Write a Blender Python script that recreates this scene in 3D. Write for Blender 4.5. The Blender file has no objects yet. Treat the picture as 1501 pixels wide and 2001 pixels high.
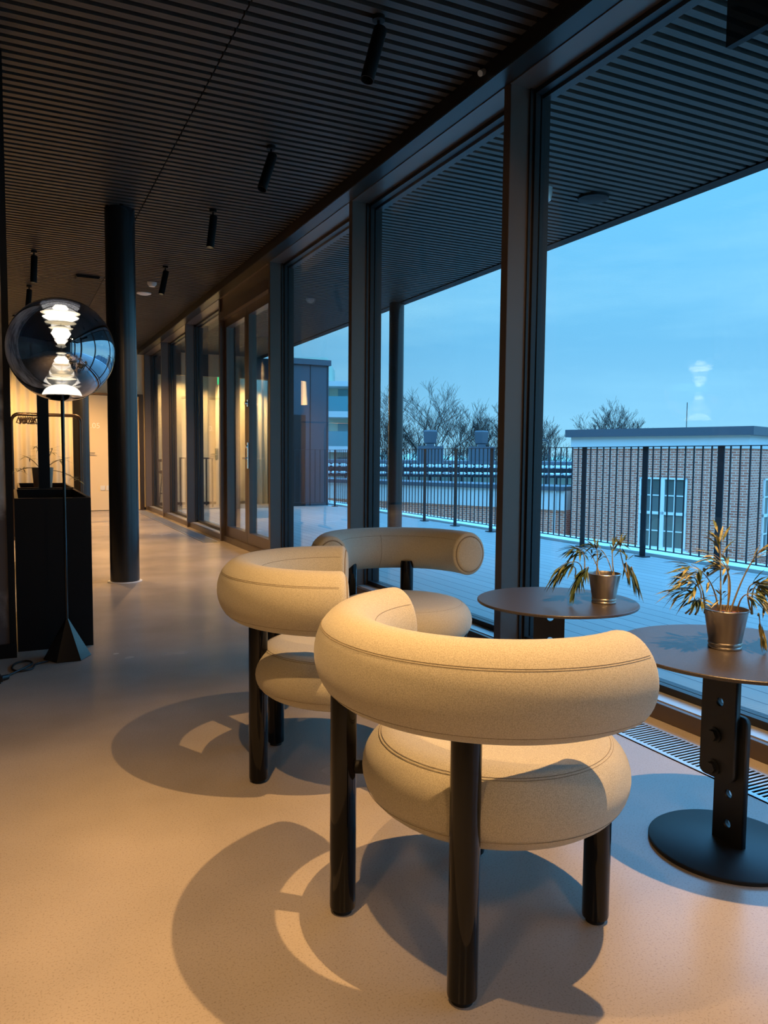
import bpy, bmesh, math, random
from mathutils import Vector, Matrix
PI = math.pi
S = bpy.context.scene
COL = S.collection

# ------------------------------------------------------------------ camera
H = 1.10
R = Matrix(((0.90005, 0.02310, -0.43520), (-0.43568, 0.06850, -0.89749), (0.00908, 0.99738, 0.07171)))
def _norm(v): return v.normalized()
_f, _cx, _cy = 1500.0, 750.5, 1000.5
_Y = _norm(Vector((21 - _cx, -(886 - _cy), -_f)))
_D = _norm(Vector((560 - _cx, -(21945 - _cy), -_f)))
_Z = -_D
_Z = _norm(_Z - _Z.dot(_Y) * _Y)
_X = _Y.cross(_Z)
R = Matrix((_X, _Y, _Z))
cam_d = bpy.data.cameras.new('camera')
cam_d.sensor_fit = 'VERTICAL'; cam_d.sensor_height = 36.0; cam_d.lens = 1500.0 / 2001.0 * 36.0
cam_d.clip_start = 0.02; cam_d.clip_end = 500
cam = bpy.data.objects.new('camera', cam_d); COL.objects.link(cam)
cam.matrix_world = Matrix.Translation((0, 0, H)) @ R.to_4x4()
S.camera = cam

# ------------------------------------------------------------------ view, world
S.view_settings.view_transform = 'Standard'
S.view_settings.look = 'None'
S.view_settings.exposure = 0.0
S.view_settings.gamma = 1.0
SKY_STRENGTH = 1.75
W = bpy.data.worlds.new('dusk_sky'); S.world = W; W.use_nodes = True
wn, wl = W.node_tree.nodes, W.node_tree.links
wn.clear()
def N(t, tree, **kw):
    n = tree.nodes.new(t)
    for k, v in kw.items(): setattr(n, k, v)
    return n
T = W.node_tree
tc = N('ShaderNodeTexCoord', T)
sep = N('ShaderNodeSeparateXYZ', T); wl.new(tc.outputs['Generated'], sep.inputs[0])
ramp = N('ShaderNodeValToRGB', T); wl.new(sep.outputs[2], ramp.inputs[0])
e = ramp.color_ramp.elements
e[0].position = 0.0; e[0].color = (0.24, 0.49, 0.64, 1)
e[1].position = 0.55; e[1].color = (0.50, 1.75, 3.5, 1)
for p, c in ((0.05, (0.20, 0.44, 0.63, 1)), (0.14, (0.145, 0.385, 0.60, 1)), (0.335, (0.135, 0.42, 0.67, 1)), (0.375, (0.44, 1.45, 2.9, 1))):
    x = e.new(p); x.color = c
mp = N('ShaderNodeMapping', T); mp.inputs['Scale'].default_value = (1.6, 1.6, 9.0)
mp.inputs['Rotation'].default_value = (0.06, 0.05, 0)
wl.new(tc.outputs['Generated'], mp.inputs[0])
no = N('ShaderNodeTexNoise', T); no.inputs['Scale'].default_value = 1.6; no.inputs['Detail'].default_value = 5; no.inputs['Roughness'].default_value = 0.55
wl.new(mp.outputs[0], no.inputs[0])
cr = N('ShaderNodeValToRGB', T); wl.new(no.outputs[0], cr.inputs[0])
cr.color_ramp.elements[0].position = 0.40; cr.color_ramp.elements[0].color = (0, 0, 0, 1)
cr.color_ramp.elements[1].position = 0.72; cr.color_ramp.elements[1].color = (0.8, 0.8, 0.8, 1)
mx = N('ShaderNodeMix', T, data_type='RGBA'); wl.new(cr.outputs[0], mx.inputs[0])
wl.new(ramp.outputs[0], mx.inputs[6]); mx.inputs[7].default_value = (0.24, 0.50, 0.68, 1)
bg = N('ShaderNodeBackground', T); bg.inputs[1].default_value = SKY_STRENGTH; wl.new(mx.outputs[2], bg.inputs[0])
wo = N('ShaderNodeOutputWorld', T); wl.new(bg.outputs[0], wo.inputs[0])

# ------------------------------------------------------------------ lamp powers (fixtures are built further down)
WARM = (1.0, 0.57, 0.23)
SPOT_MAIN = 300.0      # spot over the tables
SPOT_SECOND = 250.0    # spot left of the chairs
SPOT_FAR = 225.0
# ------------------------------------------------------------------ materials
def mat(name, color=(0.5, 0.5, 0.5), rough=0.5, metal=0.0, emit=None, est=0.0, spec=0.5, coat=0.0, noise=None, bump=None, island=None):
    m = bpy.data.materials.new(name); m.use_nodes = True
    t = m.node_tree; b = t.nodes['Principled BSDF']
    b.inputs['Base Color'].default_value = (*color, 1); b.inputs['Roughness'].default_value = rough
    b.inputs['Metallic'].default_value = metal; b.inputs['Specular IOR Level'].default_value = spec
    b.inputs['Coat Weight'].default_value = coat; b.inputs['Coat Roughness'].default_value = 0.05
    if emit: b.inputs['Emission Color'].default_value = (*emit, 1); b.inputs['Emission Strength'].default_value = est
    tcn = t.nodes.new('ShaderNodeTexCoord')
    if noise:
        sc, c2, lo, hi = noise[:4]
        n = t.nodes.new('ShaderNodeTexNoise'); n.inputs['Scale'].default_value = sc; n.inputs['Detail'].default_value = 4
        vec = tcn.outputs['Object']
        if len(noise) > 4:
            mm = t.nodes.new('ShaderNodeMapping'); mm.inputs['Scale'].default_value = noise[4]; t.links.new(vec, mm.inputs[0]); vec = mm.outputs[0]
        t.links.new(vec, n.inputs['Vector'])
        r = t.nodes.new('ShaderNodeValToRGB'); r.color_ramp.elements[0].position = lo; r.color_ramp.elements[1].position = hi
        r.color_ramp.elements[0].color = (*color, 1); r.color_ramp.elements[1].color = (*c2, 1)
        t.links.new(n.outputs[0], r.inputs[0]); t.links.new(r.outputs[0], b.inputs['Base Color'])
    if bump:
        sc, st, di = bump
        n = t.nodes.new('ShaderNodeTexNoise'); n.inputs['Scale'].default_value = sc; n.inputs['Detail'].default_value = 3
        t.links.new(tcn.outputs['Object'], n.inputs['Vector'])
        bp = t.nodes.new('ShaderNodeBump'); bp.inputs['Strength'].default_value = st; bp.inputs['Distance'].default_value = di
        t.links.new(n.outputs[0], bp.inputs['Height']); t.links.new(bp.outputs[0], b.inputs['Normal'])
    return m

M = {}
M['fabric'] = mat('beige_wool', (0.41, 0.37, 0.275), 0.95, noise=(460, (0.57, 0.53, 0.41), 0.36, 0.62), bump=(420, 0.25, 0.001), spec=0.15)
M['fabric'].node_tree.nodes['Principled BSDF'].inputs['Sheen Weight'].default_value = 0.25
M['seam'] = mat('seam_thread', (0.27, 0.22, 0.15), 0.9)
M['lacquer'] = mat('black_lacquer', (0.003, 0.0026, 0.0026), 0.06, spec=0.3)
M['rubber'] = mat('black_rubber', (0.01, 0.01, 0.01), 0.7)
M['table'] = mat('dark_powder_coat', (0.045, 0.037, 0.033), 0.36, metal=0.0, noise=(420, (0.10, 0.08, 0.07), 0.45, 0.75), bump=(500, 0.4, 0.001), spec=0.6)
M['table_base'] = mat('black_cast_metal', (0.011, 0.012, 0.013), 0.45, bump=(500, 0.3, 0.0008), spec=0.5)
M['steel'] = mat('brushed_steel', (0.50, 0.46, 0.42), 0.32, metal=1.0, bump=(160, 0.05, 0.001))
M['mullion'] = mat('bronze_anodised_frame', (0.125, 0.095, 0.08), 0.34, metal=0.3, bump=(240, 0.08, 0.001))
M['frame_dark'] = mat('dark_frame_gasket', (0.02, 0.02, 0.022), 0.4, metal=0.3)
M['rail'] = mat('black_ceiling_rail', (0.012, 0.012, 0.012), 0.35)
M['sill'] = mat('pale_sill_metal', (0.62, 0.62, 0.60), 0.3, metal=0.6)
M['column'] = mat('black_gloss_column', (0.012, 0.012, 0.013), 0.27, spec=0.7)
M['black'] = mat('matt_black_metal', (0.004, 0.004, 0.0045), 0.6, spec=0.3)
M['blackgloss'] = mat('gloss_black_metal', (0.008, 0.008, 0.009), 0.12, spec=0.7)
M['slat'] = mat('dark_ceiling_slat', (0.040, 0.034, 0.030), 0.5, noise=(60, (0.058, 0.049, 0.042), 0.4, 0.7, (0.3, 3, 1)))
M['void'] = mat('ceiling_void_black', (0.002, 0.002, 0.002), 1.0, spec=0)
M['wall'] = mat('cream_plaster', (0.78, 0.66, 0.45), 0.8, noise=(2.5, (0.72, 0.60, 0.40), 0.4, 0.7))
M['door'] = mat('cream_door_laminate', (0.74, 0.61, 0.40), 0.55)
M['curtain'] = mat('cream_curtain', (0.85, 0.76, 0.55), 0.9)
M['chrome'] = mat('chrome', (0.8, 0.8, 0.78), 0.12, metal=1)
M['tube'] = mat('brown_steel_tube', (0.10, 0.07, 0.05), 0.3, metal=0.8)
M['white'] = mat('white_paint', (0.72, 0.72, 0.70), 0.5)
M['dark_wall'] = mat('dark_lounge_wall', (0.10, 0.075, 0.055), 0.7)
M['number'] = mat('white_vinyl_lettering', (0.95, 0.92, 0.85), 0.5)
M['leaf'] = mat('dry_bamboo_leaf', (0.075, 0.11, 0.035), 0.5, noise=(22, (0.50, 0.42, 0.16), 0.45, 0.62))
M['leaf_dark'] = mat('green_bamboo_leaf', (0.05, 0.085, 0.03), 0.5, noise=(25, (0.22, 0.24, 0.10), 0.48, 0.66))
M['stem'] = mat('plant_stem', (0.33, 0.27, 0.14), 0.6)
M['soil'] = mat('red_bark_soil', (0.10, 0.035, 0.018), 0.9, noise=(90, (0.38, 0.13, 0.06), 0.4, 0.65), bump=(120, 1.0, 0.006))
M['ceramic'] = mat('grey_green_pot', (0.20, 0.22, 0.18), 0.5)
M['rail_out'] = mat('dark_railing_paint', (0.020, 0.030, 0.040), 0.45)
M['parapet'] = mat('pale_parapet_cap', (0.80, 0.82, 0.82), 0.5)
M['wing'] = mat('slate_cladding', (0.085, 0.095, 0.115), 0.6)
M['roof_dark'] = mat('dark_roof_felt', (0.035, 0.042, 0.055), 0.7, noise=(0.6, (0.055, 0.065, 0.08), 0.4, 0.6))
M['roof_pale'] = mat('pale_roof_felt', (0.66, 0.64, 0.60), 0.8, noise=(0.5, (0.56, 0.55, 0.53), 0.4, 0.7))
M['fascia'] = mat('dark_zinc_fascia', (0.085, 0.095, 0.115), 0.45)
M['cornice'] = mat('white_cornice', (0.66, 0.66, 0.64), 0.6)
M['winframe'] = mat('white_window_frame', (0.80, 0.80, 0.78), 0.5)
M['winglass'] = mat('dark_window_glass', (0.10, 0.12, 0.11), 0.08, spec=0.8)
M['skylight'] = mat('white_skylight_cap', (0.85, 0.87, 0.88), 0.4)
M['apart'] = mat('pale_green_render', (0.52, 0.60, 0.48), 0.7)
M['apart_glass'] = mat('balcony_glass', (0.10, 0.30, 0.33), 0.1)
M['bark'] = mat('winter_bark', (0.040, 0.030, 0.026), 0.9)
M['cable'] = mat('black_cable', (0.008, 0.008, 0.008), 0.5)
M['wood'] = mat('bar_table_wood', (0.10, 0.06, 0.035), 0.5)
M['shade'] = mat('lit_lamp_shade', (0.9, 0.7, 0.4), 0.8, emit=(1.0, 0.62, 0.25), est=3.0)
M['exit'] = mat('green_exit_sign', (0.02, 0.4, 0.12), 0.5, emit=(0.05, 1.0, 0.35), est=1.2)
M['lens'] = mat('spot_lens', (1, 0.9, 0.7), 0.4, emit=(1.0, 0.72, 0.38), est=30.0)
M['led'] = mat('led_and_reflection_glow', (1, 0.95, 0.85), 0.4, emit=(1.0, 0.88, 0.66), est=12.0)  # lamp dome, and discs that imitate its reflections in the globe
M['led2'] = mat('led_and_reflection_soft', (1, 0.95, 0.85), 0.4, emit=(1.0, 0.84, 0.52), est=1.6)  # softer glow for the discs, mirrored ones included
M['stone_hole'] = M['void']

def floor_mat():
    m = mat('polished_concrete', (0.42, 0.36, 0.30), 0.3); t = m.node_tree; b = t.nodes['Principled BSDF']
    tcn = t.nodes.new('ShaderNodeTexCoord'); L = t.links
    n1 = t.nodes.new('ShaderNodeTexNoise'); n1.inputs['Scale'].default_value = 1.3; n1.inputs['Detail'].default_value = 3; L.new(tcn.outputs['Object'], n1.inputs[0])
    r1 = t.nodes.new('ShaderNodeValToRGB'); L.new(n1.outputs[0], r1.inputs[0])
    r1.color_ramp.elements[0].position = 0.35; r1.color_ramp.elements[0].color = (0.36, 0.315, 0.265, 1)
    r1.color_ramp.elements[1].position = 0.7; r1.color_ramp.elements[1].color = (0.50, 0.44, 0.375, 1)
    n2 = t.nodes.new('ShaderNodeTexNoise'); n2.inputs['Scale'].default_value = 210; n2.inputs['Detail'].default_value = 3; L.new(tcn.outputs['Object'], n2.inputs[0])
    r2 = t.nodes.new('ShaderNodeValToRGB'); L.new(n2.outputs[0], r2.inputs[0])
    r2.color_ramp.elements[0].position = 0.30; r2.color_ramp.elements[0].color = (0.74, 0.72, 0.70, 1)
    r2.color_ramp.elements[1].position = 0.46; r2.color_ramp.elements[1].color = (1, 1, 1, 1)
    mm = t.nodes.new('ShaderNodeMix'); mm.data_type = 'RGBA'; mm.blend_type = 'MULTIPLY'; mm.inputs[0].default_value = 1.0
    L.new(r1.outputs[0], mm.inputs[6]); L.new(r2.outputs[0], mm.inputs[7])
    v = t.nodes.new('ShaderNodeTexVoronoi'); v.inputs['Scale'].default_value = 70; L.new(tcn.outputs['Object'], v.inputs[0])
    r3 = t.nodes.new('ShaderNodeValToRGB'); L.new(v.outputs[0], r3.inputs[0])
    r3.color_ramp.elements[0].position = 0.0; r3.color_ramp.elements[0].color = (0.45, 0.42, 0.39, 1)
    r3.color_ramp.elements[1].position = 0.07; r3.color_ramp.elements[1].color = (1, 1, 1, 1)
    m2 = t.nodes.new('ShaderNodeMix'); m2.data_type = 'RGBA'; m2.blend_type = 'MULTIPLY'; m2.inputs[0].default_value = 0.9
    L.new(mm.outputs[2], m2.inputs[6]); L.new(r3.outputs[0], m2.inputs[7]); L.new(m2.outputs[2], b.inputs['Base Color'])
    r4 = t.nodes.new('ShaderNodeMapRange'); L.new(n1.outputs[0], r4.inputs[0]); r4.inputs[3].default_value = 0.22; r4.inputs[4].default_value = 0.30
    L.new(r4.outputs[0], b.inputs['Roughness'])
    return m
M['floor'] = floor_mat()

def deck_mat():
    m = mat('timber_deck', (0.2, 0.2, 0.2), 0.5); t = m.node_tree; b = t.nodes['Principled BSDF']; L = t.links
    tcn = t.nodes.new('ShaderNodeTexCoord'); s = t.nodes.new('ShaderNodeSeparateXYZ'); L.new(tcn.outputs['Object'], s.inputs[0])
    d = t.nodes.new('ShaderNodeMath'); d.operation = 'MULTIPLY'; d.inputs[1].default_value = 1 / 0.145; L.new(s.outputs[0], d.inputs[0])
    fr = t.nodes.new('ShaderNodeMath'); fr.operation = 'FRACT'; L.new(d.outputs[0], fr.inputs[0])
    flr = t.nodes.new('ShaderNodeMath'); flr.operation = 'FLOOR'; L.new(d.outputs[0], flr.inputs[0])
    wnz = t.nodes.new('ShaderNodeTexWhiteNoise'); wnz.noise_dimensions = '1D'; L.new(flr.outputs[0], wnz.inputs['W'])
    r = t.nodes.new('ShaderNodeValToRGB'); L.new(wnz.outputs[0], r.inputs[0])
    r.color_ramp.elements[0].color = (0.40, 0.38, 0.35, 1); r.color_ramp.elements[1].color = (0.46, 0.44, 0.41, 1)
    g = t.nodes.new('ShaderNodeMath'); g.operation = 'GREATER_THAN'; g.inputs[1].default_value = 0.05; L.new(fr.outputs[0], g.inputs[0])
    mm = t.nodes.new('ShaderNodeMix'); mm.data_type = 'RGBA'; L.new(g.outputs[0], mm.inputs[0]); mm.inputs[6].default_value = (0.05, 0.06, 0.07, 1)
    L.new(r.outputs[0], mm.inputs[7]); L.new(mm.outputs[2], b.inputs['Base Color'])
    return m
M['deck'] = deck_mat()

def brick_mat():
    m = mat('red_brown_brick', (0.3, 0.15, 0.1), 0.85); t = m.node_tree; b = t.nodes['Principled BSDF']; L = t.links
    tcn = t.nodes.new('ShaderNodeTexCoord')
    k = t.nodes.new('ShaderNodeTexBrick'); L.new(tcn.outputs['UV'], k.inputs[0])
    k.inputs['Color1'].default_value = (0.56, 0.145, 0.085, 1); k.inputs['Color2'].default_value = (0.72, 0.25, 0.16, 1); k.inputs['Mortar'].default_value = (0.82, 0.58, 0.46, 1)
    k.inputs['Scale'].default_value = 1.0; k.inputs['Mortar Size'].default_value = 0.0065; k.inputs['Bias'].default_value = -0.1
    k.inputs['Brick Width'].default_value = 0.15; k.inputs['Row Height'].default_value = 0.051
    L.new(k.outputs[0], b.inputs['Base Color'])
    return m
M['brick'] = brick_mat()

def marble_mat():
    m = mat('dark_veined_stone', (0.03, 0.03, 0.03), 0.3); t = m.node_tree; b = t.nodes['Principled BSDF']; L = t.links
    tcn = t.nodes.new('ShaderNodeTexCoord')
    n = t.nodes.new('ShaderNodeTexNoise'); n.inputs['Scale'].default_value = 3.2; n.inputs['Detail'].default_value = 7; n.inputs['Distortion'].default_value = 0.9; L.new(tcn.outputs['Object'], n.inputs[0])
    r = t.nodes.new('ShaderNodeValToRGB'); L.new(n.outputs[0], r.inputs[0])
    r.color_ramp.elements[0].position = 0.42; r.color_ramp.elements[0].color = (0.11, 0.10, 0.105, 1)
    r.color_ramp.elements[1].position = 0.72; r.color_ramp.elements[1].color = (0.75, 0.74, 0.74, 1)
    L.new(r.outputs[0], b.inputs['Base Color'])
    return m
M['marble'] = marble_mat()

def glass_mat(name, tint, f0, k=1.0, rough=0.0, gtint=(1, 1, 1)):
    m = bpy.data.materials.new(name); m.use_nodes = True; t = m.node_tree; t.nodes.clear(); L = t.links
    lw = t.nodes.new('ShaderNodeLayerWeight'); lw.inputs[0].default_value = 0.5
    p = t.nodes.new('ShaderNodeMath'); p.operation = 'POWER'; p.inputs[1].default_value = 4.2; L.new(lw.outputs['Facing'], p.inputs[0])
    q = t.nodes.new('ShaderNodeMath'); q.operation = 'MULTIPLY_ADD'; q.inputs[1].default_value = (1 - f0) * k; q.inputs[2].default_value = f0; L.new(p.outputs[0], q.inputs[0])
    q.use_clamp = True
    tr = t.nodes.new('ShaderNodeBsdfTransparent'); tr.inputs[0].default_value = (*tint, 1)
    gl = t.nodes.new('ShaderNodeBsdfGlossy'); gl.inputs['Roughness'].default_value = rough; gl.inputs[0].default_value = (*gtint, 1)
    mx = t.nodes.new('ShaderNodeMixShader'); L.new(q.outputs[0], mx.inputs[0]); L.new(tr.outputs[0], mx.inputs[1]); L.new(gl.outputs[0], mx.inputs[2])
    o = t.nodes.new('ShaderNodeOutputMaterial'); L.new(mx.outputs[0], o.inputs[0])
    return m
M['glass'] = glass_mat('window_glass', (0.885, 0.97, 0.995), 0.045, 0.9)
M['globe'] = glass_mat('smoked_mirror_glass', (0.30, 0.30, 0.32), 0.62, 0.5, gtint=(0.85, 0.88, 0.95))

# ------------------------------------------------------------------ mesh helpers
def bm_box(bm, a, b, rot=None, bevel=0.0):
    a, b = Vector(a), Vector(b)
    c = (a + b) / 2; d = b - a
    mt = Matrix.Translation(c) @ (rot.to_4x4() if rot else Matrix.Identity(4)) @ Matrix.Diagonal((abs(d.x), abs(d.y), abs(d.z), 1))
    r = bmesh.ops.create_cube(bm, size=1.0, matrix=mt)
    if bevel:
        ed = list({e_ for v in r['verts'] for e_ in v.link_edges})
        bmesh.ops.bevel(bm, geom=ed, offset=bevel, segments=2, affect='EDGES')
    return bm
def bm_lathe(bm, prof, seg=48, center=(0, 0, 0), cap=True):
    rings = []
    for r, z in prof:
        if r < 1e-6: rings.append([bm.verts.new((center[0], center[1], center[2] + z))])
        else: rings.append([bm.verts.new((center[0] + r * math.cos(2 * PI * i / seg), center[1] + r * math.sin(2 * PI * i / seg), center[2] + z)) for i in range(seg)])
    for A, B in zip(rings[:-1], rings[1:]):
        for i in range(seg):
            j = (i + 1) % seg
            if len(A) == 1 and len(B) == 1: continue
            if len(A) == 1: bm.faces.new((A[0], B[i], B[j]))
            elif len(B) == 1: bm.faces.new((A[i], A[j], B[0]))
            else: bm.faces.new((A[i], A[j], B[j], B[i]))
    if cap:
        if len(rings[0]) > 1: bm.faces.new(list(reversed(rings[0])))
        if len(rings[-1]) > 1: bm.faces.new(rings[-1])
    return bm
def bm_tube(bm, pts, rad, seg=10, closed=False):
    pts = [Vector(p) for p in pts]; n = len(pts)
    rs = rad if hasattr(rad, '__len__') else [rad] * n
    rings = []; up = None
    for i, p in enumerate(pts):
        if closed: t = (pts[(i + 1) % n] - pts[i - 1])
        else: t = pts[min(i + 1, n - 1)] - pts[max(i - 1, 0)]
        if t.length < 1e-9: t = Vector((0, 0, 1))
        t.normalize()
        if up is None:
            up = Vector((0, 0, 1)) if abs(t.z) < 0.9 else Vector((1, 0, 0))
        s = t.cross(up)
        if s.length < 1e-6: s = t.orthogonal()
        s.normalize(); up = s.cross(t).normalized()
        rings.append([bm.verts.new(p + (s * math.cos(2 * PI * k / seg) + up * math.sin(2 * PI * k / seg)) * rs[i]) for k in range(seg)])
    prs = list(zip(rings[:-1], rings[1:]))
    if closed: prs.append((rings[-1], rings[0]))
    for A, B in prs:
        for k in range(seg):
            bm.faces.new((A[k], A[(k + 1) % seg], B[(k + 1) % seg], B[k]))
    if not closed:
        bm.faces.new(list(reversed(rings[0]))); bm.faces.new(rings[-1])
    return bm
def bm_cyl(bm, p0, p1, r, seg=24, r2=None):
    return bm_tube(bm, [p0, p1], [r, r if r2 is None else r2], seg)
def obj(name, bm, m, parent=None, smooth=True, loc=None):
    bmesh.ops.recalc_face_normals(bm, faces=bm.faces[:])
    me = bpy.data.meshes.new(name); bm.to_mesh(me); bm.free()
    ms = m if isinstance(m, (list, tuple)) else [m]
    for x in ms: me.materials.append(x)
    if smooth:
        me.polygons.foreach_set('use_smooth', [True] * len(me.polygons))
        try: me.set_sharp_from_angle(angle=math.radians(38))
        except Exception: pass
    o = bpy.data.objects.new(name, me); COL.objects.link(o)
    if parent: o.parent = parent
    if loc: o.location = loc
    return o
def empty(name, loc=(0, 0, 0), rz=0.0, parent=None):
    o = bpy.data.objects.new(name, None); COL.objects.link(o); o.location = loc; o.rotation_euler = (0, 0, rz)
    o.empty_display_size = 0.1
    if parent: o.parent = parent
    return o
def tag(o, label=None, cat=None, group=None, kind=None):
    if label: o['label'] = label
    if cat: o['category'] = cat
    if group: o['group'] = group
    if kind: o['kind'] = kind
    return o
def struct(name, bm, m, smooth=False, parent=None):
    o = obj(name, bm, m, parent, smooth)
    if parent is None: o['kind'] = 'structure'
    return o
def B(): return bmesh.new()
def uvbox(o):
    me = o.data; uv = me.uv_layers.new(name='UVMap')
    for p in me.polygons:
        n = p.normal
        for li in p.loop_indices:
            c = me.vertices[me.loops[li].vertex_index].co
            uv.data[li].uv = (c.x, c.z) if abs(n.y) > 0.5 else ((c.y, c.z) if abs(n.x) > 0.5 else (c.x, c.y))

CEIL = 3.16
# ------------------------------------------------------------------ room shell
struct('floor', bm_box(B(), (-5, -4, -0.2), (2.60, 15.9, 0)), M['floor'])
def slats(x0, x1, y0, y1, joint=None):
    bm = B(); y = y0
    while y < y1:
        w = 0.045
        segs = [(x0, x1)] if joint is None else [(x0, joint - 0.004), (joint + 0.004, x1)]
        for a, b in segs: bm_box(bm, (a, y, CEIL), (b, y + w, CEIL + 0.035))
        y += 0.081
    return bm
sl = slats(-5, 2.36, -2.0, 15.9, 1.032)
struct('ceiling', sl, M['slat'])
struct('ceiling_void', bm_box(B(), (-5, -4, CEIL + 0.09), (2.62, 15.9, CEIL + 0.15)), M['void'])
struct('canopy_soffit', slats(2.64, 4.72, -2.0, 22.0), M['slat'])
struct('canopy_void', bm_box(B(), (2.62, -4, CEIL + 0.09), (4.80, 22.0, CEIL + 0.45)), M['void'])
b = bm_box(B(), (4.72, -4, CEIL - 0.01), (4.84, 22.0, CEIL + 0.45)); struct('trim_canopy_edge', b, M['black'])
struct('wall_far', bm_box(B(), (-0.25, 15.9, 0), (2.62, 16.0, CEIL + 0.1)), M['wall'])
struct('wall_far_left', bm_box(B(), (-5, 15.9, 0), (-0.25, 16.0, CEIL + 0.1)), M['dark_wall'])
struct('baseboard_far', bm_box(B(), (-5, 15.86, 0), (2.41, 15.9, 0.05)), M['black'])
struct('wall_left', bm_box(B(), (-5.1, -4, 0), (-5, 16, CEIL + 0.1)), M['dark_wall'])
struct('wall_back', bm_box(B(), (-5, -4.1, 0), (2.6, -4, CEIL + 0.1)), M['dark_wall'])
# stone clad wall end on the left with a dark metal corner edge
w = struct('wall_stone', bm_box(B(), (-1.6, 4.55, 0.06), (-0.028, 4.95, CEIL)), M['marble'])
struct('baseboard_stone', bm_box(B(), (-1.6, 4.53, 0), (0.006, 4.95, 0.075)), M['black'])
struct('trim_stone_corner', bm_box(B(), (-0.028, 4.54, 0.06), (0.005, 4.96, CEIL)), M['black'])

# ceiling rail and glazing
struct('trim_ceiling_rail', bm_box(B(), (2.29, -3.9, 3.065), (2.41, 15.9, CEIL + 0.03), bevel=0.004), M['rail'])
b = B(); bm_box(b, (2.345, -3.9, 3.14), (2.36, 15.9, CEIL + 0.02))
MY0, SP = 3.48, 2.09
XI, XG = 2.41, 2.575
def mullion(bm, y):
    bm_box(bm, (XI, y, 0.0), (XG - 0.015, y + 0.062, 3.07), bevel=0.002)
def mullion_dark(bm, y):
    for k, (xa, xb) in enumerate(((2.53, 2.545), (2.56, 2.59), (2.605, 2.66))):
        bm_box(bm, (xa, y - 0.012 - 0.006 * (k == 1), 0.05), (xb, y + 0.074, 3.1))
edges = [MY0 + SP * k for k in range(-3, 6)] + [15.86]
for i in range(-1, len(edges) - 1):
    y0 = edges[i] + 0.062 if i >= 0 else -3.95
    y1 = edges[i + 1]
    num = i + 2
    wobj = empty('window_%d' % num, (0, 0, 0)); wobj['kind'] = 'structure'
    is_door = abs(y0 - (MY0 + 2 * SP + 0.062)) < 0.01
    fb = B()
    mullion(fb, y1 if y1 < 15.8 else 15.83)
    bm_box(fb, (XI + 0.03, y0, 0), (2.66, y1, 0.07), bevel=0.002)
    bm_box(fb, (XI - 0.005, y0, 3.06), (2.66, y1, 3.16))
    f_ = obj('window_frame', fb, M['mullion'], wobj, False)
    gb = B(); mullion_dark(gb, y1 if y1 < 15.8 else 15.83)
    bm_box(gb, (2.565, y0, 0.07), (2.60, y1, 0.105)); bm_box(gb, (2.62, y0, 0.07), (2.66, y1, 0.10))
    bm_box(gb, (2.555, y0, 3.035), (2.60, y1, 3.06)); bm_box(gb, (2.61, y0, 3.02), (2.66, y1, 3.06))
    obj('gasket', gb, M['frame_dark'], wobj, False)
    obj('sill', bm_box(B(), (2.47, y0 + .01, 0.07), (2.563, y1 - .01, 0.074)), M['sill'], wobj, False)
    if not is_door:
        obj('window_pane', bm_box(B(), (2.578, y0, 0.10), (2.588, y1, 3.04)), M['glass'], wobj, False)
    else:
        dd = empty('door_1'); dd['kind'] = 'structure'
        fb = B()
        ym = (y0 + y1) / 2
        bm_box(fb, (2.43, y0, 2.90), (2.60, y1, 3.06))
        bm_box(fb, (2.41, y0, 2.80), (2.47, y1, 2.90), bevel=0.003)
        obj('door_frame', fb, M['mullion'], dd, False)
        for s, (ya, yb) in enumerate(((y0 + .005, ym - .004), (ym + .004, y1 - .005))):
            lf = B()
            bm_box(lf, (2.47, ya, 0.02), (2.56, ya + 0.085, 2.80)); bm_box(lf, (2.47, yb - 0.085, 0.02), (2.56, yb, 2.80))
            bm_box(lf, (2.47, ya + 0.085, 0.02), (2.56, yb - 0.085, 0.20)); bm_box(lf, (2.47, ya + 0.085, 2.70), (2.56, yb - 0.085, 2.80))
            lo = obj('door_leaf', lf, M['mullion'], dd, False)
            obj('door_glass', bm_box(B(), (2.51, ya + .085, 0.20), (2.52, yb - .085, 2.70)), M['glass'], lo, False)
            if s == 0:
                hb = B()
                bm_box(hb, (2.455, yb - 0.065, 0.95), (2.468, yb - 0.03, 1.25))
                bm_cyl(hb, (2.46, yb - 0.045, 1.07), (2.40, yb - 0.045, 1.07), 0.010, 12); bm_cyl(hb, (2.405, yb - 0.045, 1.07), (2.405, yb - 0.18, 1.07), 0.010, 12)
                bm_cyl(hb, (2.46, yb - 0.045, 1.20), (2.44, yb - 0.045, 1.20), 0.020, 16)
                obj('door_handle', hb, M['chrome'], dd)
                hb = B(); bm_box(hb, (2.455, yb - 0.06, 1.66), (2.47, yb - 0.03, 1.74)); bm_cyl(hb, (2.46, yb - 0.045, 1.70), (2.43, yb - 0.045, 1.70), 0.022, 16)
                obj('door_lock', hb, M['chrome'], dd)

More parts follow.
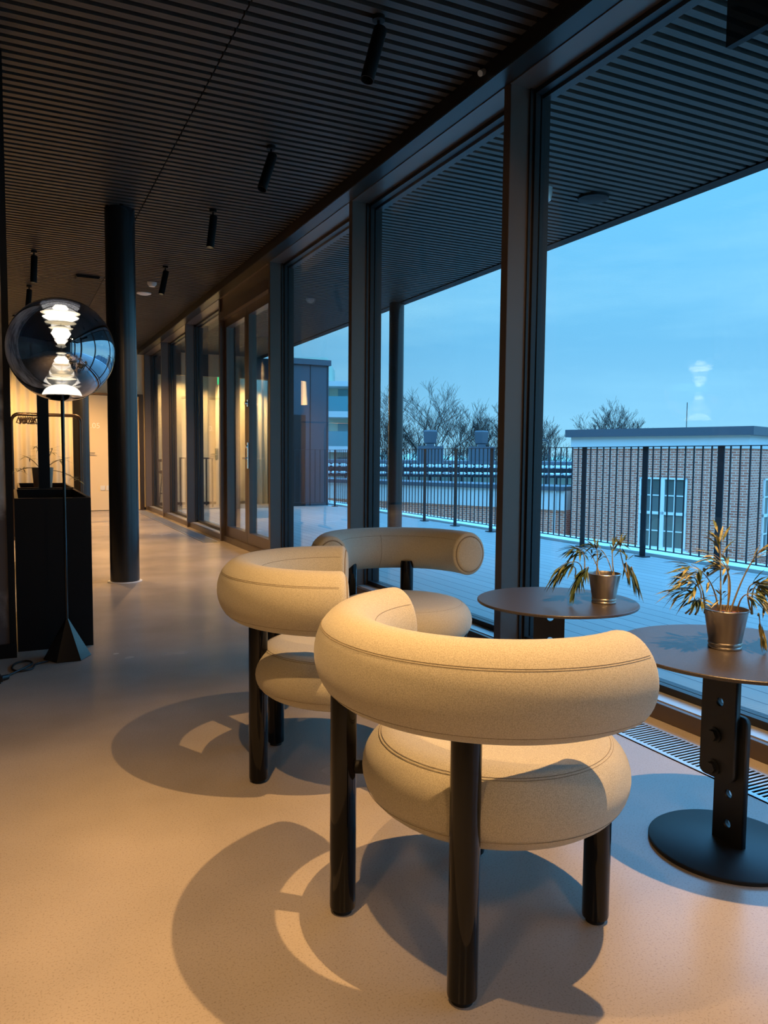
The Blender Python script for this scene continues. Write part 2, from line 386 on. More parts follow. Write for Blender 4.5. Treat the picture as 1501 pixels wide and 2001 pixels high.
# room numbered door and curtain wall at the far end
dd = empty('door_2'); dd['kind'] = 'structure'
fb = B(); bm_box(fb, (1.20, 15.80, 0), (1.27, 15.9, 2.28)); bm_box(fb, (2.30, 15.80, 0), (2.37, 15.9, 2.28)); bm_box(fb, (1.27, 15.80, 2.24), (2.30, 15.9, 2.28))
obj('door_frame', fb, M['tube'], dd, False)
obj('door_leaf', bm_box(B(), (1.275, 15.84, 0.01), (2.295, 15.88, 2.235)), M['door'], dd, False)
fb = B(); bm_box(fb, (1.30, 15.815, 1.02), (1.36, 15.84, 1.24)); obj('handle_plate', fb, M['black'], dd, False)
fb = B(); bm_cyl(fb, (1.335, 15.82, 1.22), (1.335, 15.79, 1.22), 0.022, 14)
bm_cyl(fb, (1.335, 15.82, 1.12), (1.335, 15.76, 1.12), 0.011, 12); bm_cyl(fb, (1.335, 15.765, 1.12), (1.46, 15.765, 1.12), 0.011, 12); bm_cyl(fb, (1.34, 15.82, 1.01), (1.34, 15.80, 1.01), 0.018, 12)
obj('door_handle', fb, M['chrome'], dd)
cu = bpy.data.curves.new('room_number', 'FONT'); cu.body = '.05'; cu.size = 0.15; cu.extrude = 0.003; cu.align_x = 'CENTER'
tmp = bpy.data.objects.new('room_number', cu); COL.objects.link(tmp)
dg = bpy.context.evaluated_depsgraph_get(); me = bpy.data.meshes.new_from_object(tmp.evaluated_get(dg))
bpy.data.objects.remove(tmp)
me.materials.clear(); me.materials.append(M['number'])
o = bpy.data.objects.new('room_number', me); COL.objects.link(o); o.parent = dd; o.location = (1.478, 15.836, 1.60); o.rotation_euler = (PI / 2, 0, 0)
o['label'] = 'white room number .05'
sk = B()
for k in range(3): bm_box(sk, (1.55 + k * .11, 15.825, 0.40), (1.64 + k * .11, 15.84, 0.49), bevel=0.004)
tag(obj('wall_socket', sk, M['white']), 'white triple wall socket low beside the numbered door', 'socket')

# floor grille along the glass
def grille(y0, y1, label):
    g = tag(empty('floor_grille', (0, y0, 0)), label, 'floor grille', 'trench grilles along the glazing')
    fb = B(); L = y1 - y0
    bm_box(fb, (2.165, 0, -0.01), (2.185, L, 0.003)); bm_box(fb, (2.345, 0, -0.01), (2.358, L, 0.003))
    bm_box(fb, (2.165, -.01, -0.01), (2.358, 0, 0.003)); bm_box(fb, (2.165, L, -0.01), (2.358, L + .01, 0.003))
    obj('grille_frame', fb, M['sill'], g, False)
    obj('trench', bm_box(B(), (2.16, -.012, -0.005), (2.363, L + .012, 0.0008)), M['void'], g, False)
    sb = B(); y = 0.004
    while y < L: bm_box(sb, (2.185, y, 0.0008), (2.345, y + 0.0085, 0.003)); y += 0.0195
    s_ = obj('slats', sb, M['sill'], g, False); s_['kind'] = 'stuff'
grille(0.4, 7.4, 'long pale metal floor grille beside the two round tables')
grille(9.66, 15.5, 'pale metal floor grille beyond the glass double door')

# outside deck, parapet
struct('terrace_deck', bm_box(B(), (2.60, -4, -0.2), (6.52, 24, 0.0)), M['deck'])
struct('trim_parapet', bm_box(B(), (6.52, -4, -0.5), (6.95, 24, 0.035)), M['parapet'])

# ------------------------------------------------------------------ columns
def column(name, x, y, r, z1, label, base=None):
    o = bm_lathe(B(), [(r, 0), (r, z1)], 64)
    t = tag(empty(name, (x, y, 0)), label, 'column')
    obj('shaft', o, M['column'], t)
    if base: obj('base_ring', bm_lathe(B(), [(r, 0), (r + .022, 0.0), (r + .022, .004), (r + .0, .006)], 64, cap=False), base, t)
    return t
column('round_column', 0.872, 6.95, 0.122, 3.2, 'black round steel column standing free on the concrete floor', M['parapet'])
column('round_column', 1.02, 13.2, 0.125, 3.2, 'black round column at the far end beside the curtain')
column('terrace_column', 4.72, 9.38, 0.10, 3.16, 'dark round column outside on the terrace under the canopy')

# ------------------------------------------------------------------ chairs
TR, TT, TZ, HA = 0.331, 0.080, 0.656, 1.64
TV = 0.100 / 0.080   # the tube is a little taller than wide
def chair_meshes():
    d = {}
    # back ring: horizontal horseshoe tube with flat ends
    bm = B(); na, nb = 96, 40; rings = []
    e_ = 0.016
    cols = []
    arcL = HA * TR
    ss = [0, 0.0018, 0.005, 0.010, 0.016]
    ss = ss + [0.016 + (2 * arcL - 0.032) * k / na for k in range(1, na)] + [2 * arcL - q for q in reversed(ss)]
    for s in ss:
        dist = min(s, 2 * arcL - s)
        rr = TT if dist >= e_ else TT - e_ + math.sqrt(max(0, e_ * e_ - (e_ - dist) ** 2))
        th = PI - HA + s / TR
        rings.append([bm.verts.new(((TR + rr * math.cos(q)) * math.cos(th), (TR + rr * math.cos(q)) * math.sin(th), TZ + TV * rr * math.sin(q))) for q in [2 * PI * k / nb for k in range(nb)]])
    for A_, B_ in zip(rings[:-1], rings[1:]):
        for k in range(nb): bm.faces.new((A_[k], A_[(k + 1) % nb], B_[(k + 1) % nb], B_[k]))
    bm.faces.new(rings[0]); bm.faces.new(list(reversed(rings[-1])))
    d['backrest'] = bm
    # end cap discs, slightly domed, with welt groove
    for nm, th, sg in (('cap_a', PI - HA, -1), ('cap_b', PI + HA, 1)):
        c = Vector((TR * math.cos(th), TR * math.sin(th), TZ)); tn = Vector((-math.sin(th), math.cos(th), 0)) * sg
        rad = Vector((math.cos(th), math.sin(th), 0)); up = Vector((0, 0, 1))
        bm = B(); prev = None
        for r, h in ((0.0635, -0.004), (0.0635, 0.002), (0.060, 0.0055), (0.053, 0.0075), (0.03, 0.010), (0.0, 0.011)):
            ring = [bm.verts.new(c + tn * h + (rad * math.cos(2 * PI * k / 40) + up * TV * math.sin(2 * PI * k / 40)) * r) for k in range(40)] if r > 0 else [bm.verts.new(c + tn * h)]
            if prev:
                for k in range(40):
                    if len(ring) == 1: bm.faces.new((prev[k], prev[(k + 1) % 40], ring[0]))
                    else: bm.faces.new((prev[k], prev[(k + 1) % 40], ring[(k + 1) % 40], ring[k]))
            prev = ring
        d[nm] = bm
        bm = B(); bm_tube(bm, [c + tn * 0.0005 + (rad * math.cos(2 * PI * k / 48) + up * TV * math.sin(2 * PI * k / 48)) * 0.0655 for k in range(48)], 0.0028, 8, True)
        d[nm + '_welt'] = bm
    bm = B()
    for q in (0.62, 0.665, -0.80, 2.45):
        rr = TT + 0.0001
        pts = [((TR + rr * math.cos(q)) * math.cos(th), (TR + rr * math.cos(q)) * math.sin(th), TZ + TV * rr * math.sin(q)) for th in [PI - HA + .06 + (2 * HA - .12) * k / 90 for k in range(91)]]
        bm_tube(bm, pts, 0.0006, 6)
    # centre back seam across the tube
    bm_tube(bm, [((TR + (TT + .0001) * math.cos(q)) * -1, 0.0, TZ + TV * (TT + .0001) * math.sin(q)) for q in [2.4 + 1.9 * k / 20 for k in range(21)]], 0.0009, 6)
    d['back_seam'] = bm
    # seat: thick round cushion
    SR, ST, SZ, RW = 0.312, 0.088, 0.378, 0.098
    prof = []
    for k in range(17):
        a = -PI / 2 + PI * k / 16
        ca = abs(math.cos(a)) ** 0.9; prof.append((SR - RW + RW * ca, SZ + ST * (math.sin(a))))
    prof = [(0.0, SZ - ST + .004)] + [(0.1, SZ - ST + .002)] + prof + [(0.12, SZ + ST + 0.004), (0.0, SZ + ST + 0.006)]
    d['seat'] = bm_lathe(B(), prof, 80, (0.019, 0, 0), cap=False)
    bm = B()
    for a in (0.98, 1.05, -0.52):
        ca = math.cos(a) ** 0.9
        r, z = SR - RW + RW * ca + 0.0002, SZ + ST * math.sin(a) + .0001
        bm_tube(bm, [(0.017 + r * math.cos(2 * PI * k / 90), r * math.sin(2 * PI * k / 90), z) for k in range(90)], 0.0006, 6, True)
    d['seat_seam'] = bm
    return d
CM = {}
def make_chair(loc, phi, legs, label):
    t = tag(empty('lounge_chair', (*loc, 0), phi), label, 'chair', 'round-cushioned lounge chairs by the window')
    def part(key, name, m, par):
        if key not in CM:
            bm = _D_[key]; o = obj(name, bm, m, par); CM[key] = o; return o
        o = CM[key].copy(); COL.objects.link(o); o.parent = par; return o
    seat = part('seat', 'seat', M['fabric'], t); part('seat_seam', 'seam', M['seam'], seat)
    back = part('backrest', 'backrest', M['fabric'], t); part('back_seam', 'seam', M['seam'], back)
    for k in ('cap_a', 'cap_b'):
        part(k, 'end_cap', M['fabric'], back); part(k + '_welt', 'welt', M['seam'], back)
    for i, (x, y) in enumerate(legs):
        tall = i < 2
        top = 0.60 if tall else 0.36
        r = 0.0315
        lb = bm_lathe(B(), [(r - .006, 0.010), (r - .001, 0.0125), (r, 0.018), (r, top)], 40, (x, y, 0))
        lg = obj('leg', lb, M['lacquer'], t)
        obj('foot', bm_lathe(B(), [(r - .009, 0), (r - .009, 0.0115)], 32, (x, y, 0)), M['rubber'], lg)
        if tall:
            d = Vector((0.017 - x, -y, 0)); 
            if d.length > 0.31:
                n_ = d.normalized(); p0 = Vector((x, y, 0.36)) + n_ * 0.02; p1 = Vector((x, y, 0.36)) + n_ * (d.length - 0.27)
                obj('bracket', bm_tube(B(), [p0, p1], 0.016, 10), M['black'], t)
    return t
_D_ = chair_meshes()
make_chair((0.997, 1.476), 0.295, [(-.251, -.147), (-.234, .253), (.191, -.179), (.204, .214)], 'beige lounge chair in front, nearest the camera, seen from behind')
make_chair((1.006, 2.421), -0.402, [(-.268, -.075), (-.240, .262), (.172, -.199), (.20, .20)], 'beige lounge chair in the middle, left of the nearest one')
make_chair((1.568, 3.046), -1.665, [(-.251, -.16), (-.250, .13), (.172, -.199), (.20, .20)], 'lounge chair farthest back against the glass, facing the camera')

# ------------------------------------------------------------------ tables
def plate(bm, x0, x1, y0, y1, z0, z1, holes, rb=(0, 0, 0, 0)):
    # plate in the YZ plane, with real round holes, rounded corners rb=(bottom y0, bottom y1, top y1, top y0)
    def outline():
        P = []
        cs = ((y0, z0, 1, 1, PI), (y1, z0, -1, 1, 1.5 * PI), (y1, z1, -1, -1, 0), (y0, z1, 1, -1, .5 * PI))
        for (cy_, cz_, sy, sz, a0), r in zip(cs, rb):
            if r <= 0: P.append((cy_, cz_))
            else:
                for k in range(7):
                    a = a0 + (PI / 2) * k / 6
                    P.append((cy_ + sy * r + r * math.cos(a), cz_ + sz * r + r * math.sin(a)))
        return P
    cu = bpy.data.curves.new('tmp', 'CURVE'); cu.dimensions = '2D'; cu.fill_mode = 'BOTH'; cu.extrude = (x1 - x0) / 2
    def spl(P):
        s = cu.splines.new('POLY'); s.points.add(len(P) - 1)
        for q, (a, b_) in zip(s.points, P): q.co = (a, b_, 0, 1)
        s.use_cyclic_u = True
    spl(outline())
    for (hy, hz, hr) in holes: spl([(hy + hr * math.cos(2 * PI * k / 28), hz + hr * math.sin(2 * PI * k / 28)) for k in range(28)])
    o = bpy.data.objects.new('tmp', cu); COL.objects.link(o)
    me = bpy.data.meshes.new_from_object(o.evaluated_get(bpy.context.evaluated_depsgraph_get()))
    bpy.data.objects.remove(o)
    mt = Matrix(((0, 0, 1, (x0 + x1) / 2), (1, 0, 0, 0), (0, 1, 0, 0), (0, 0, 0, 1)))
    me.transform(mt); bm.from_mesh(me)
    bmesh.ops.remove_doubles(bm, verts=bm.verts[:], dist=1e-5)
    return bm
def make_table(cx, cy, bx, by, Rt, zt, rz, label, Rb=0.21):
    t = tag(empty('side_table', (bx, by, 0), rz), label, 'table', 'round side tables by the glass')
    dx, dy = cx - bx, cy - by
    c, s = math.cos(-rz), math.sin(-rz); dx, dy = dx * c - dy * s, dx * s + dy * c
    obj('tabletop', bm_lathe(B(), [(Rt - .002, zt - .010), (Rt, zt - .008), (Rt, zt - .002), (Rt - .002, zt)], 96, (dx, dy, 0)), M['table'], t)
    obj('base_plate', bm_lathe(B(), [(Rb - .001, 0.0), (Rb, 0.002), (Rb, 0.010), (Rb - .003, 0.012)], 80), M['table_base'], t)
    p1 = plate(B(), 0.0, 0.020, -0.049, 0.049, 0.012, 0.385, [(0, .067, .0125), (0, .154, .0125), (-.005, .34, .012)], (0, 0, .02, .02))
    obj('lower_plate', p1, M['table_base'], t, False)
    p2 = plate(B(), -0.022, -0.001, -0.030, 0.084, 0.195, zt - .012, [(0.022, .417, .0125), (0.022, .50, .0125)], (.02, .02, 0, 0))
    obj('upper_plate', p2, M['table_base'], t, False)
    for z in (0.318, 0.224):
        bb = B(); bm_cyl(bb, (-.022, .034, z), (-.040, .034, z), 0.0165, 6); bl = obj('bolt', bb, M['table_base'], t, False)
        obj('washer', bm_cyl(B(), (-.022, .034, z), (-.027, .034, z), 0.022, 24), M['table_base'], bl, False)
        obj('nut', bm_cyl(B(), (.020, .034, z), (.032, .034, z), 0.0165, 6), M['table_base'], bl, False)
    # mounting flange below the top
    obj('mounting_flange', bm_box(B(), (-.06, -.05, zt - .016), (.05, .10, zt - .010)), M['table_base'], t, False)
make_table(1.787, 1.447, 1.811, 1.475, 0.317, 0.58, 0.0, 'round dark side table with bolted plate leg, cut by the right edge')
make_table(1.83, 2.277, 1.84, 2.29, 0.296, 0.57, 0.95, 'round dark side table behind the front chair, further along the glass')

# ------------------------------------------------------------------ potted plants
def leaf(bm, p, d, ln, w, nrm):
    d = d.normalized(); s = d.cross(nrm)
    if s.length < 1e-4: s = d.orthogonal()
    s.normalize(); n_ = s.cross(d)
    L_ = [bm.verts.new(p + d * ln * q - Vector((0, 0, 1)) * ln * 0.10 * q * q * 2 + s * w * ww + n_ * (0.12 * w if ww else 0)) for q, ww in ((0, 0), (.3, .9), (.6, .8), (1, 0), (.6, -.8), (.3, -.9))]
    for v_ in L_: v_.co.z = max(v_.co.z, 0.004)
    C1 = bm.verts.new(p + d * ln * .3 - Vector((0, 0, 1)) * ln * 0.018 - n_ * .15 * w); C2 = bm.verts.new(p + d * ln * .6 - Vector((0, 0, 1)) * ln * 0.072 - n_ * .15 * w)
    for v_ in (C1, C2): v_.co.z = max(v_.co.z, 0.003)
    bm.faces.new((L_[0], L_[1], C1)); bm.faces.new((L_[1], L_[2], C2, C1)); bm.faces.new((L_[2], L_[3], C2))
    bm.faces.new((L_[0], C1, L_[5])); bm.faces.new((L_[5], C1, C2, L_[4])); bm.faces.new((L_[4], C2, L_[3]))
def bez(p0, p1, p2, n=12):
    return [p0 * (1 - t) ** 2 + p1 * 2 * t * (1 - t) + p2 * t * t for t in [k / n for k in range(n + 1)]]
def make_plant(loc, rz, stems, lm, label, seed, name='potted_bamboo', ps=1.0):
    rnd = random.Random(seed)
    t = tag(empty(name, loc, rz), label, 'potted plant', 'potted plants on the side tables')
    pr = [(0.040, 0.0), (0.0435, 0.001), (0.0445, 0.004), (0.0435, 0.007), (0.0425, 0.008), (0.0425, 0.011), (0.0445, 0.013), (0.0445, 0.017), (0.043, 0.019), (0.0435, 0.022), (0.0575, 0.106), (0.0600, 0.1065), (0.0612, 0.108), (0.0600, 0.1098), (0.0570, 0.110), (0.0555, 0.107), (0.0540, 0.090), (0.0, 0.090)]
    obj('pot', bm_lathe(B(), pr, 64, cap=False), M['steel'], t)
    obj('soil', bm_lathe(B(), [(0.0, 0.096), (0.03, 0.098), (0.0545, 0.0945)], 40, cap=False), M['soil'], t)
    for (a, b_, c_, nl, lf) in stems:
        p0 = Vector((rnd.uniform(-.018, .018) + a * .15, rnd.uniform(-.018, .018), 0.094)); p1 = Vector(b_); p2 = Vector(c_)
        pts = bez(p0, p1, p2, 14)
        sb = B(); bm_tube(sb, pts, [0.0026 * (1 - .7 * k / 14) for k in range(15)], 6)
        st = obj('stem', sb, M['stem'], t)
        lb = B()
        nl = int(nl * 1.5)
        for k in range(nl):
            q = 0.52 + 0.48 * (k + 1) / nl; i = min(13, int(q * 14)); p = pts[i].lerp(pts[i + 1], q * 14 - i)
            tan = (pts[i + 1] - pts[i]).normalized()
            side = tan.cross(Vector((0, 0, 1))); side = side.normalized() if side.length > .01 else Vector((1, 0, 0))
            d = tan * rnd.uniform(.5, 1.1) + side * rnd.uniform(-.55, .55) + Vector((0, 0, -1)) * rnd.uniform(.15, .75) + Vector((rnd.uniform(-.25, .25), rnd.uniform(-.25, .25), 0))
            # short twig
            tw = p + d.normalized() * rnd.uniform(0.004, 0.016)
            leaf(lb, tw, d, lf * rnd.uniform(.75, 1.25), lf * 0.075, Vector((rnd.uniform(-.5, .5), rnd.uniform(-.5, .5), 1)))
        obj('leaves', lb, lm, st)
    return t
k = 0.00145
ST2 = [  # lean, control, tip, leaves, leaf length   (x = to the right of the view, y = away, z = up from the pot's foot)
    (-.1, (-.01, .02, .24), (-.015, .03, .305), 12, .060), (.1, (.03, .0, .22), (-.045, -.01, .262), 13, .055), (-.2, (-.03, .01, .20), (-.11, -.02, .235), 17, .062),
    (.2, (.05, -.01, .26), (.095, -.03, .295), 14, .055), (-.6, (-.05, -.01, .17), (-.125, -.03, .195), 17, .064), (-.7, (-.06, .01, .15), (-.13, .0, .165), 14, .058),
    (-.8, (-.05, .02, .14), (-.10, -.04, .145), 12, .052), (.5, (.04, .01, .19), (.085, -.02, .185), 18, .062), (.6, (.05, -.02, .20), (.115, .02, .175), 18, .060),
    (.7, (.07, .02, .21), (.14, .0, .17), 16, .058), (.8, (.06, -.03, .15), (.11, -.05, .125), 10, .05), (.3, (.02, -.03, .17), (.05, -.06, .16), 15, .055),
    (.6, (.065, -.05, .125), (.07, -.058, .05), 9, .046), (-.2, (-.02, -.02, .13), (-.03, -.03, .155), 8, .04), (.1, (.03, .05, .22), (.02, .07, .22), 12, .055), (-.3, (-.04, .05, .18), (-.08, .06, .20), 12, .055)]
make_plant((1.773, 1.475, 0.58), -0.451, ST2, M['leaf'], 'yellowing bamboo plant in a metal pot on the nearer side table', 7)
ST1 = [
    (-.5, (-.06, .01, .20), (-.115, -.01, .205), 16, .060), (-.6, (-.08, -.01, .18), (-.165, -.02, .14), 18, .062), (-.7, (-.09, .01, .17), (-.185, .0, .095), 16, .060),
    (-.6, (-.05, -.03, .17), (-.10, -.05, .11), 17, .060), (-.3, (-.02, .0, .20), (-.04, .01, .215), 14, .055), (.3, (.02, .01, .19), (.035, .0, .215), 13, .050),
    (.5, (.04, -.01, .21), (.055, -.01, .225), 12, .050), (.7, (.07, .01, .19), (.09, .01, .125), 14, .055), (.8, (.08, -.01, .18), (.115, -.01, .085), 15, .062),
    (.2, (.02, .03, .17), (.0, .05, .19), 12, .05), (-.2, (-.03, .04, .18), (-.06, .06, .19), 12, .05), (-.8, (-.08, -.03, .15), (-.125, -.04, .06), 12, .055)]
make_plant((1.961, 2.170, 0.57), -0.451, ST1, M['leaf_dark'], 'green drooping bamboo plant in a metal pot on the farther table', 11)

# ------------------------------------------------------------------ globe floor lamp
LX, LY, GZ, GR = 0.252, 4.425, 1.646, 0.268
lamp = tag(empty('globe_floor_lamp', (LX, LY, 0)), 'tall floor lamp with a smoked mirrored glass globe beside the black planter', 'lamp')
obj('base', bm_lathe(B(), [(0.118, 0.0), (0.120, 0.004), (0.012, 0.205), (0.007, 0.215)], 6), M['blackgloss'], lamp, False)
obj('pole', bm_lathe(B(), [(0.0075, 0.20), (0.0075, 0.9), (0.0095, GZ - GR + .01)], 20), M['blackgloss'], lamp)
prof = [(max(0, GR * math.sin(a)) if 0 < i_ < 40 else 0.0, GZ - GR * math.cos(a)) for i_, a in enumerate([PI * k_ / 40 for k_ in range(41)])]
g = obj('globe', bm_lathe(B(), prof, 96, cap=False), M['globe'], lamp)
cap_a = 0.42
prof = [(GR * math.sin(cap_a * k_ / 8) * 0.985, GZ - GR * 0.985 * math.cos(cap_a * k_ / 8)) for k_ in range(9)] + [(0.05, GZ - .225), (0, GZ - .225)]
prof[0] = (0, prof[0][1])
obj('globe_foot', bm_lathe(B(), prof, 64, cap=False), M['blackgloss'], lamp)
zb = GZ - 0.232
obj('light_dome', bm_lathe(B(), [(0.098, zb - .006), (0.097, zb)] + [(0.094 * math.cos(a), zb + .052 * math.sin(a)) for a in [PI / 2 * k_ / 8 for k_ in range(1, 8)]] + [(0.0, zb + .053)], 48, cap=False), M['led'], lamp)
for zz, rr, mm in ((-.150, .072, 'led2'), (-.132, .060, 'led2'), (-.118, .028, 'led2'), (-.078, .045, 'led2'), (-.055, .038, 'led'), (-.018, .026, 'led2'), (.028, .020, 'led2'), (.048, .028, 'led'), (.085, .050, 'led'), (.112, .060, 'led2'), (.140, .078, 'led2'), (.168, .090, 'led'), (.190, .098, 'led2'), (.215, .040, 'led')):
    thick = 0.018 if mm == 'led' else 0.005
    if rr == .050: thick = .030
    obj('light_and_reflection_disc', bm_lathe(B(), [(0, GZ + zz - thick), (rr * .7, GZ + zz - thick * .8), (rr, GZ + zz), (rr * .7, GZ + zz + thick * .8), (0, GZ + zz + thick)], 40, cap=False), M[mm], lamp)  # glowing discs; upper ones stand in for the dome mirrored in the globe
obj('light_stem', bm_lathe(B(), [(0.004, GZ - .2), (0.004, GZ + .22)], 10), M['chrome'], lamp)
# cable and plug
pts = []
for p in [(LX - .10, LY - .06, .006), (LX - .16, LY - .10, .006), (.07, 4.24, .006), (.01, 4.22, .006), (-.02, 4.29, .006), (.0, 4.38, .008), (.05, 4.40, .010), (.075, 4.33, .012), (.03, 4.24, .012), (-.03, 4.16, .008), (-.06, 4.09, .008)]: pts.append(Vector(p))
sm = []
for i in range(len(pts) - 1):
    P0, P1, P2, P3 = pts[max(i - 1, 0)], pts[i], pts[i + 1], pts[min(i + 2, len(pts) - 1)]
    for q in range(8):
        u = q / 8; sm.append(0.5 * ((2 * P1) + (P2 - P0) * u + (2 * P0 - 5 * P1 + 4 * P2 - P3) * u * u + (3 * P1 - P0 - 3 * P2 + P3) * u ** 3))
cb = B(); bm_tube(cb, [s_ - Vector((LX, LY, 0)) for s_ in sm], 0.005, 8)
cab = obj('power_cable', cb, M['cable'], lamp)
pb = B(); bm_box(pb, (-.13 - LX, 4.03 - LY, 0), (-.06 - LX, 4.09 - LY, .038), bevel=.008); bm_cyl(pb, (-.08 - LX, 4.06 - LY, .02), (-.04 - LX, 4.11 - LY, .012), .013, 12)
obj('plug', pb, M['cable'], cab)

# ------------------------------------------------------------------ black planters, coat racks and far things
def planter(x0, x1, y0, y1, z1, label, th=0.018):
    t = tag(empty('black_planter', (x0, y0, 0)), label, 'planter box', 'black planter boxes')
    bm = B(); w, d = x1 - x0, y1 - y0
    bm_box(bm, (0, 0, 0), (w, th, z1)); bm_box(bm, (0, d - th, 0), (w, d, z1)); bm_box(bm, (0, th, 0), (th, d - th, z1)); bm_box(bm, (w - th, th, 0), (w, d - th, z1))
    bm_box(bm, (th, th, 0), (w - th, d - th, 0.05))
    obj('box', bm, M['black'], t, False)
    rb = B(); z = z1
    bm_box(rb, (0, 0, z), (w, th, z + .002)); bm_box(rb, (0, d - th, z), (w, d, z + .002)); bm_box(rb, (0, th, z), (th, d - th, z + .002)); bm_box(rb, (w - th, th, z), (w, d - th, z + .002))
    obj('rim', rb, M['tube'], t, False)
    return t
planter(0.012, 0.405, 4.66, 5.85, 0.852, 'tall black planter box behind the globe lamp')
planter(0.05, 0.50, 7.4, 8.6, 0.80, 'black planter box further back, behind the first one')
tag(obj('black_post', bm_box(B(), (0.185, 6.30, 0), (0.262, 6.38, 1.60), bevel=.003), M['black'], None, False), 'flat black square post rising behind the black planter', 'post')
def coat_rack(x0, x1, y, z, label):
    t = tag(empty('coat_rack', (x0, y, 0)), label, 'coat rack', 'tubular coat racks at the back')
    w = x1 - x0; r = 0.09
    P = [(0, 0, 0.02), (0, 0, z - r)] + [(r - r * math.cos(a), 0, z - r + r * math.sin(a)) for a in [PI / 2 * q / 6 for q in range(1, 7)]] + [(w - r + r * math.sin(a), 0, z - r + r * math.cos(a)) for a in [PI / 2 * q / 6 for q in range(0, 7)]] + [(w, 0, 0.02)]
    obj('hanging_frame', bm_tube(B(), P, 0.016, 12), M['tube'], t)
    for xx in (0, w):
        obj('foot', bm_tube(B(), [(xx, -.25, .016), (xx, .25, .016)], 0.016, 10), M['tube'], t)
    return t
coat_rack(0.02, 0.83, 11.0, 1.60, 'brown tubular coat rack hung with hangers, nearer one')
coat_rack(0.02, 0.93, 12.0, 1.66, 'brown tubular coat rack standing just behind the other')
hb = B()
bm_tube(hb, [(0, 0, 0.0)] + [(0, .023 * math.sin(q), .036 - .023 * math.cos(q)) for q in [PI * 1.6 * k_ / 14 for k_ in range(1, 15)]], 0.003, 6)
bm_tube(hb, [(0, -.20, -.075), (0, -.06, -.02), (0, 0, 0), (0, .06, -.02), (0, .20, -.075)], 0.007, 8)
bm_tube(hb, [(0, -.20, -.075), (0, .20, -.075)], 0.005, 6)
h0 = obj('coat_hanger', hb, M['tube'])
rnd = random.Random(3)
for i in range(12):
    o = h0 if i == 0 else h0.copy()
    if i: COL.objects.link(o)
    o.location = (0.10 + i * 0.021, 11.0, 1.566); o.rotation_euler = (0, 0, rnd.uniform(-.25, .25))
    tag(o, 'empty dark clothes hanger among the row on the nearer coat rack', 'hanger', 'hangers on the coat rack')
far_st = [(-.5, (-.12, .0, .45), (-.22, 0, .38), 14, .11), (.0, (.0, .05, .55), (-.05, .05, .62), 14, .11), (.4, (.10, -.02, .5), (.2, 0, .5), 14, .11), (.6, (.15, .03, .42), (.30, 0, .30), 14, .11), (-.3, (-.08, .05, .5), (-.14, .05, .52), 12, .11), (.2, (.05, .0, .5), (.09, 0, .6), 12, .11)]
rnd = random.Random(5)
fp = tag(empty('potted_palm', (0.27, 8.0, 0.55)), 'small spiky palm in a grey-green pot on the rear black planter', 'potted plant')
obj('pot', bm_lathe(B(), [(0.06, .0), (0.085, 0.30), (0.095, .42), (0.088, .42), (0.08, .38), (0, .38)], 32, cap=False), M['ceramic'], fp)
for (a, b_, c_, nl, lf) in far_st:
    pts = bez(Vector((0, 0, .38)), Vector(b_), Vector(c_) , 12)
    st = obj('stem', bm_tube(B(), pts, 0.004, 6), M['stem'], fp); lb = B()
    for k_ in range(nl):
        an = 2 * PI * k_ / nl; d = Vector((math.cos(an), math.sin(an) * .8, rnd.uniform(-.3, .6)))
        leaf(lb, pts[-1 - (k_ % 4)], d, lf * rnd.uniform(.6, 1.0), .005, Vector((0, 0, 1)))
    obj('leaves', lb, M['leaf_dark'], st)
obj('planter_soil', bm_box(B(), (-.195, -.56, -.05), (.205, .56, 0)), M['soil'], fp, False)
# curtains on the far wall: wavy hanging cloth
def curtain(x0, x1, y, z0, z1, label, amp=0.035, wl_=0.16):
    bm = B(); n = int((x1 - x0) / 0.012); A_, B_ = [], []
    for i in range(n + 1):
        x = x0 + (x1 - x0) * i / n; yy = y + amp * math.sin(2 * PI * x / wl_ + .7 * math.sin(x * 5))
        A_.append(bm.verts.new((x, yy, z0))); B_.append(bm.verts.new((x, yy * 1 - (yy - y) * .3, z1)))
    for i in range(n): bm.faces.new((A_[i], A_[i + 1], B_[i + 1], B_[i]))
    o = obj('curtain', bm, M['curtain']); md = o.modifiers.new('thick', 'SOLIDIFY'); md.thickness = 0.004
    tag(o, label, 'curtain')
curtain(-0.2, 1.12, 15.72, 0.0, 2.9, 'long cream curtain hanging behind the coat racks')

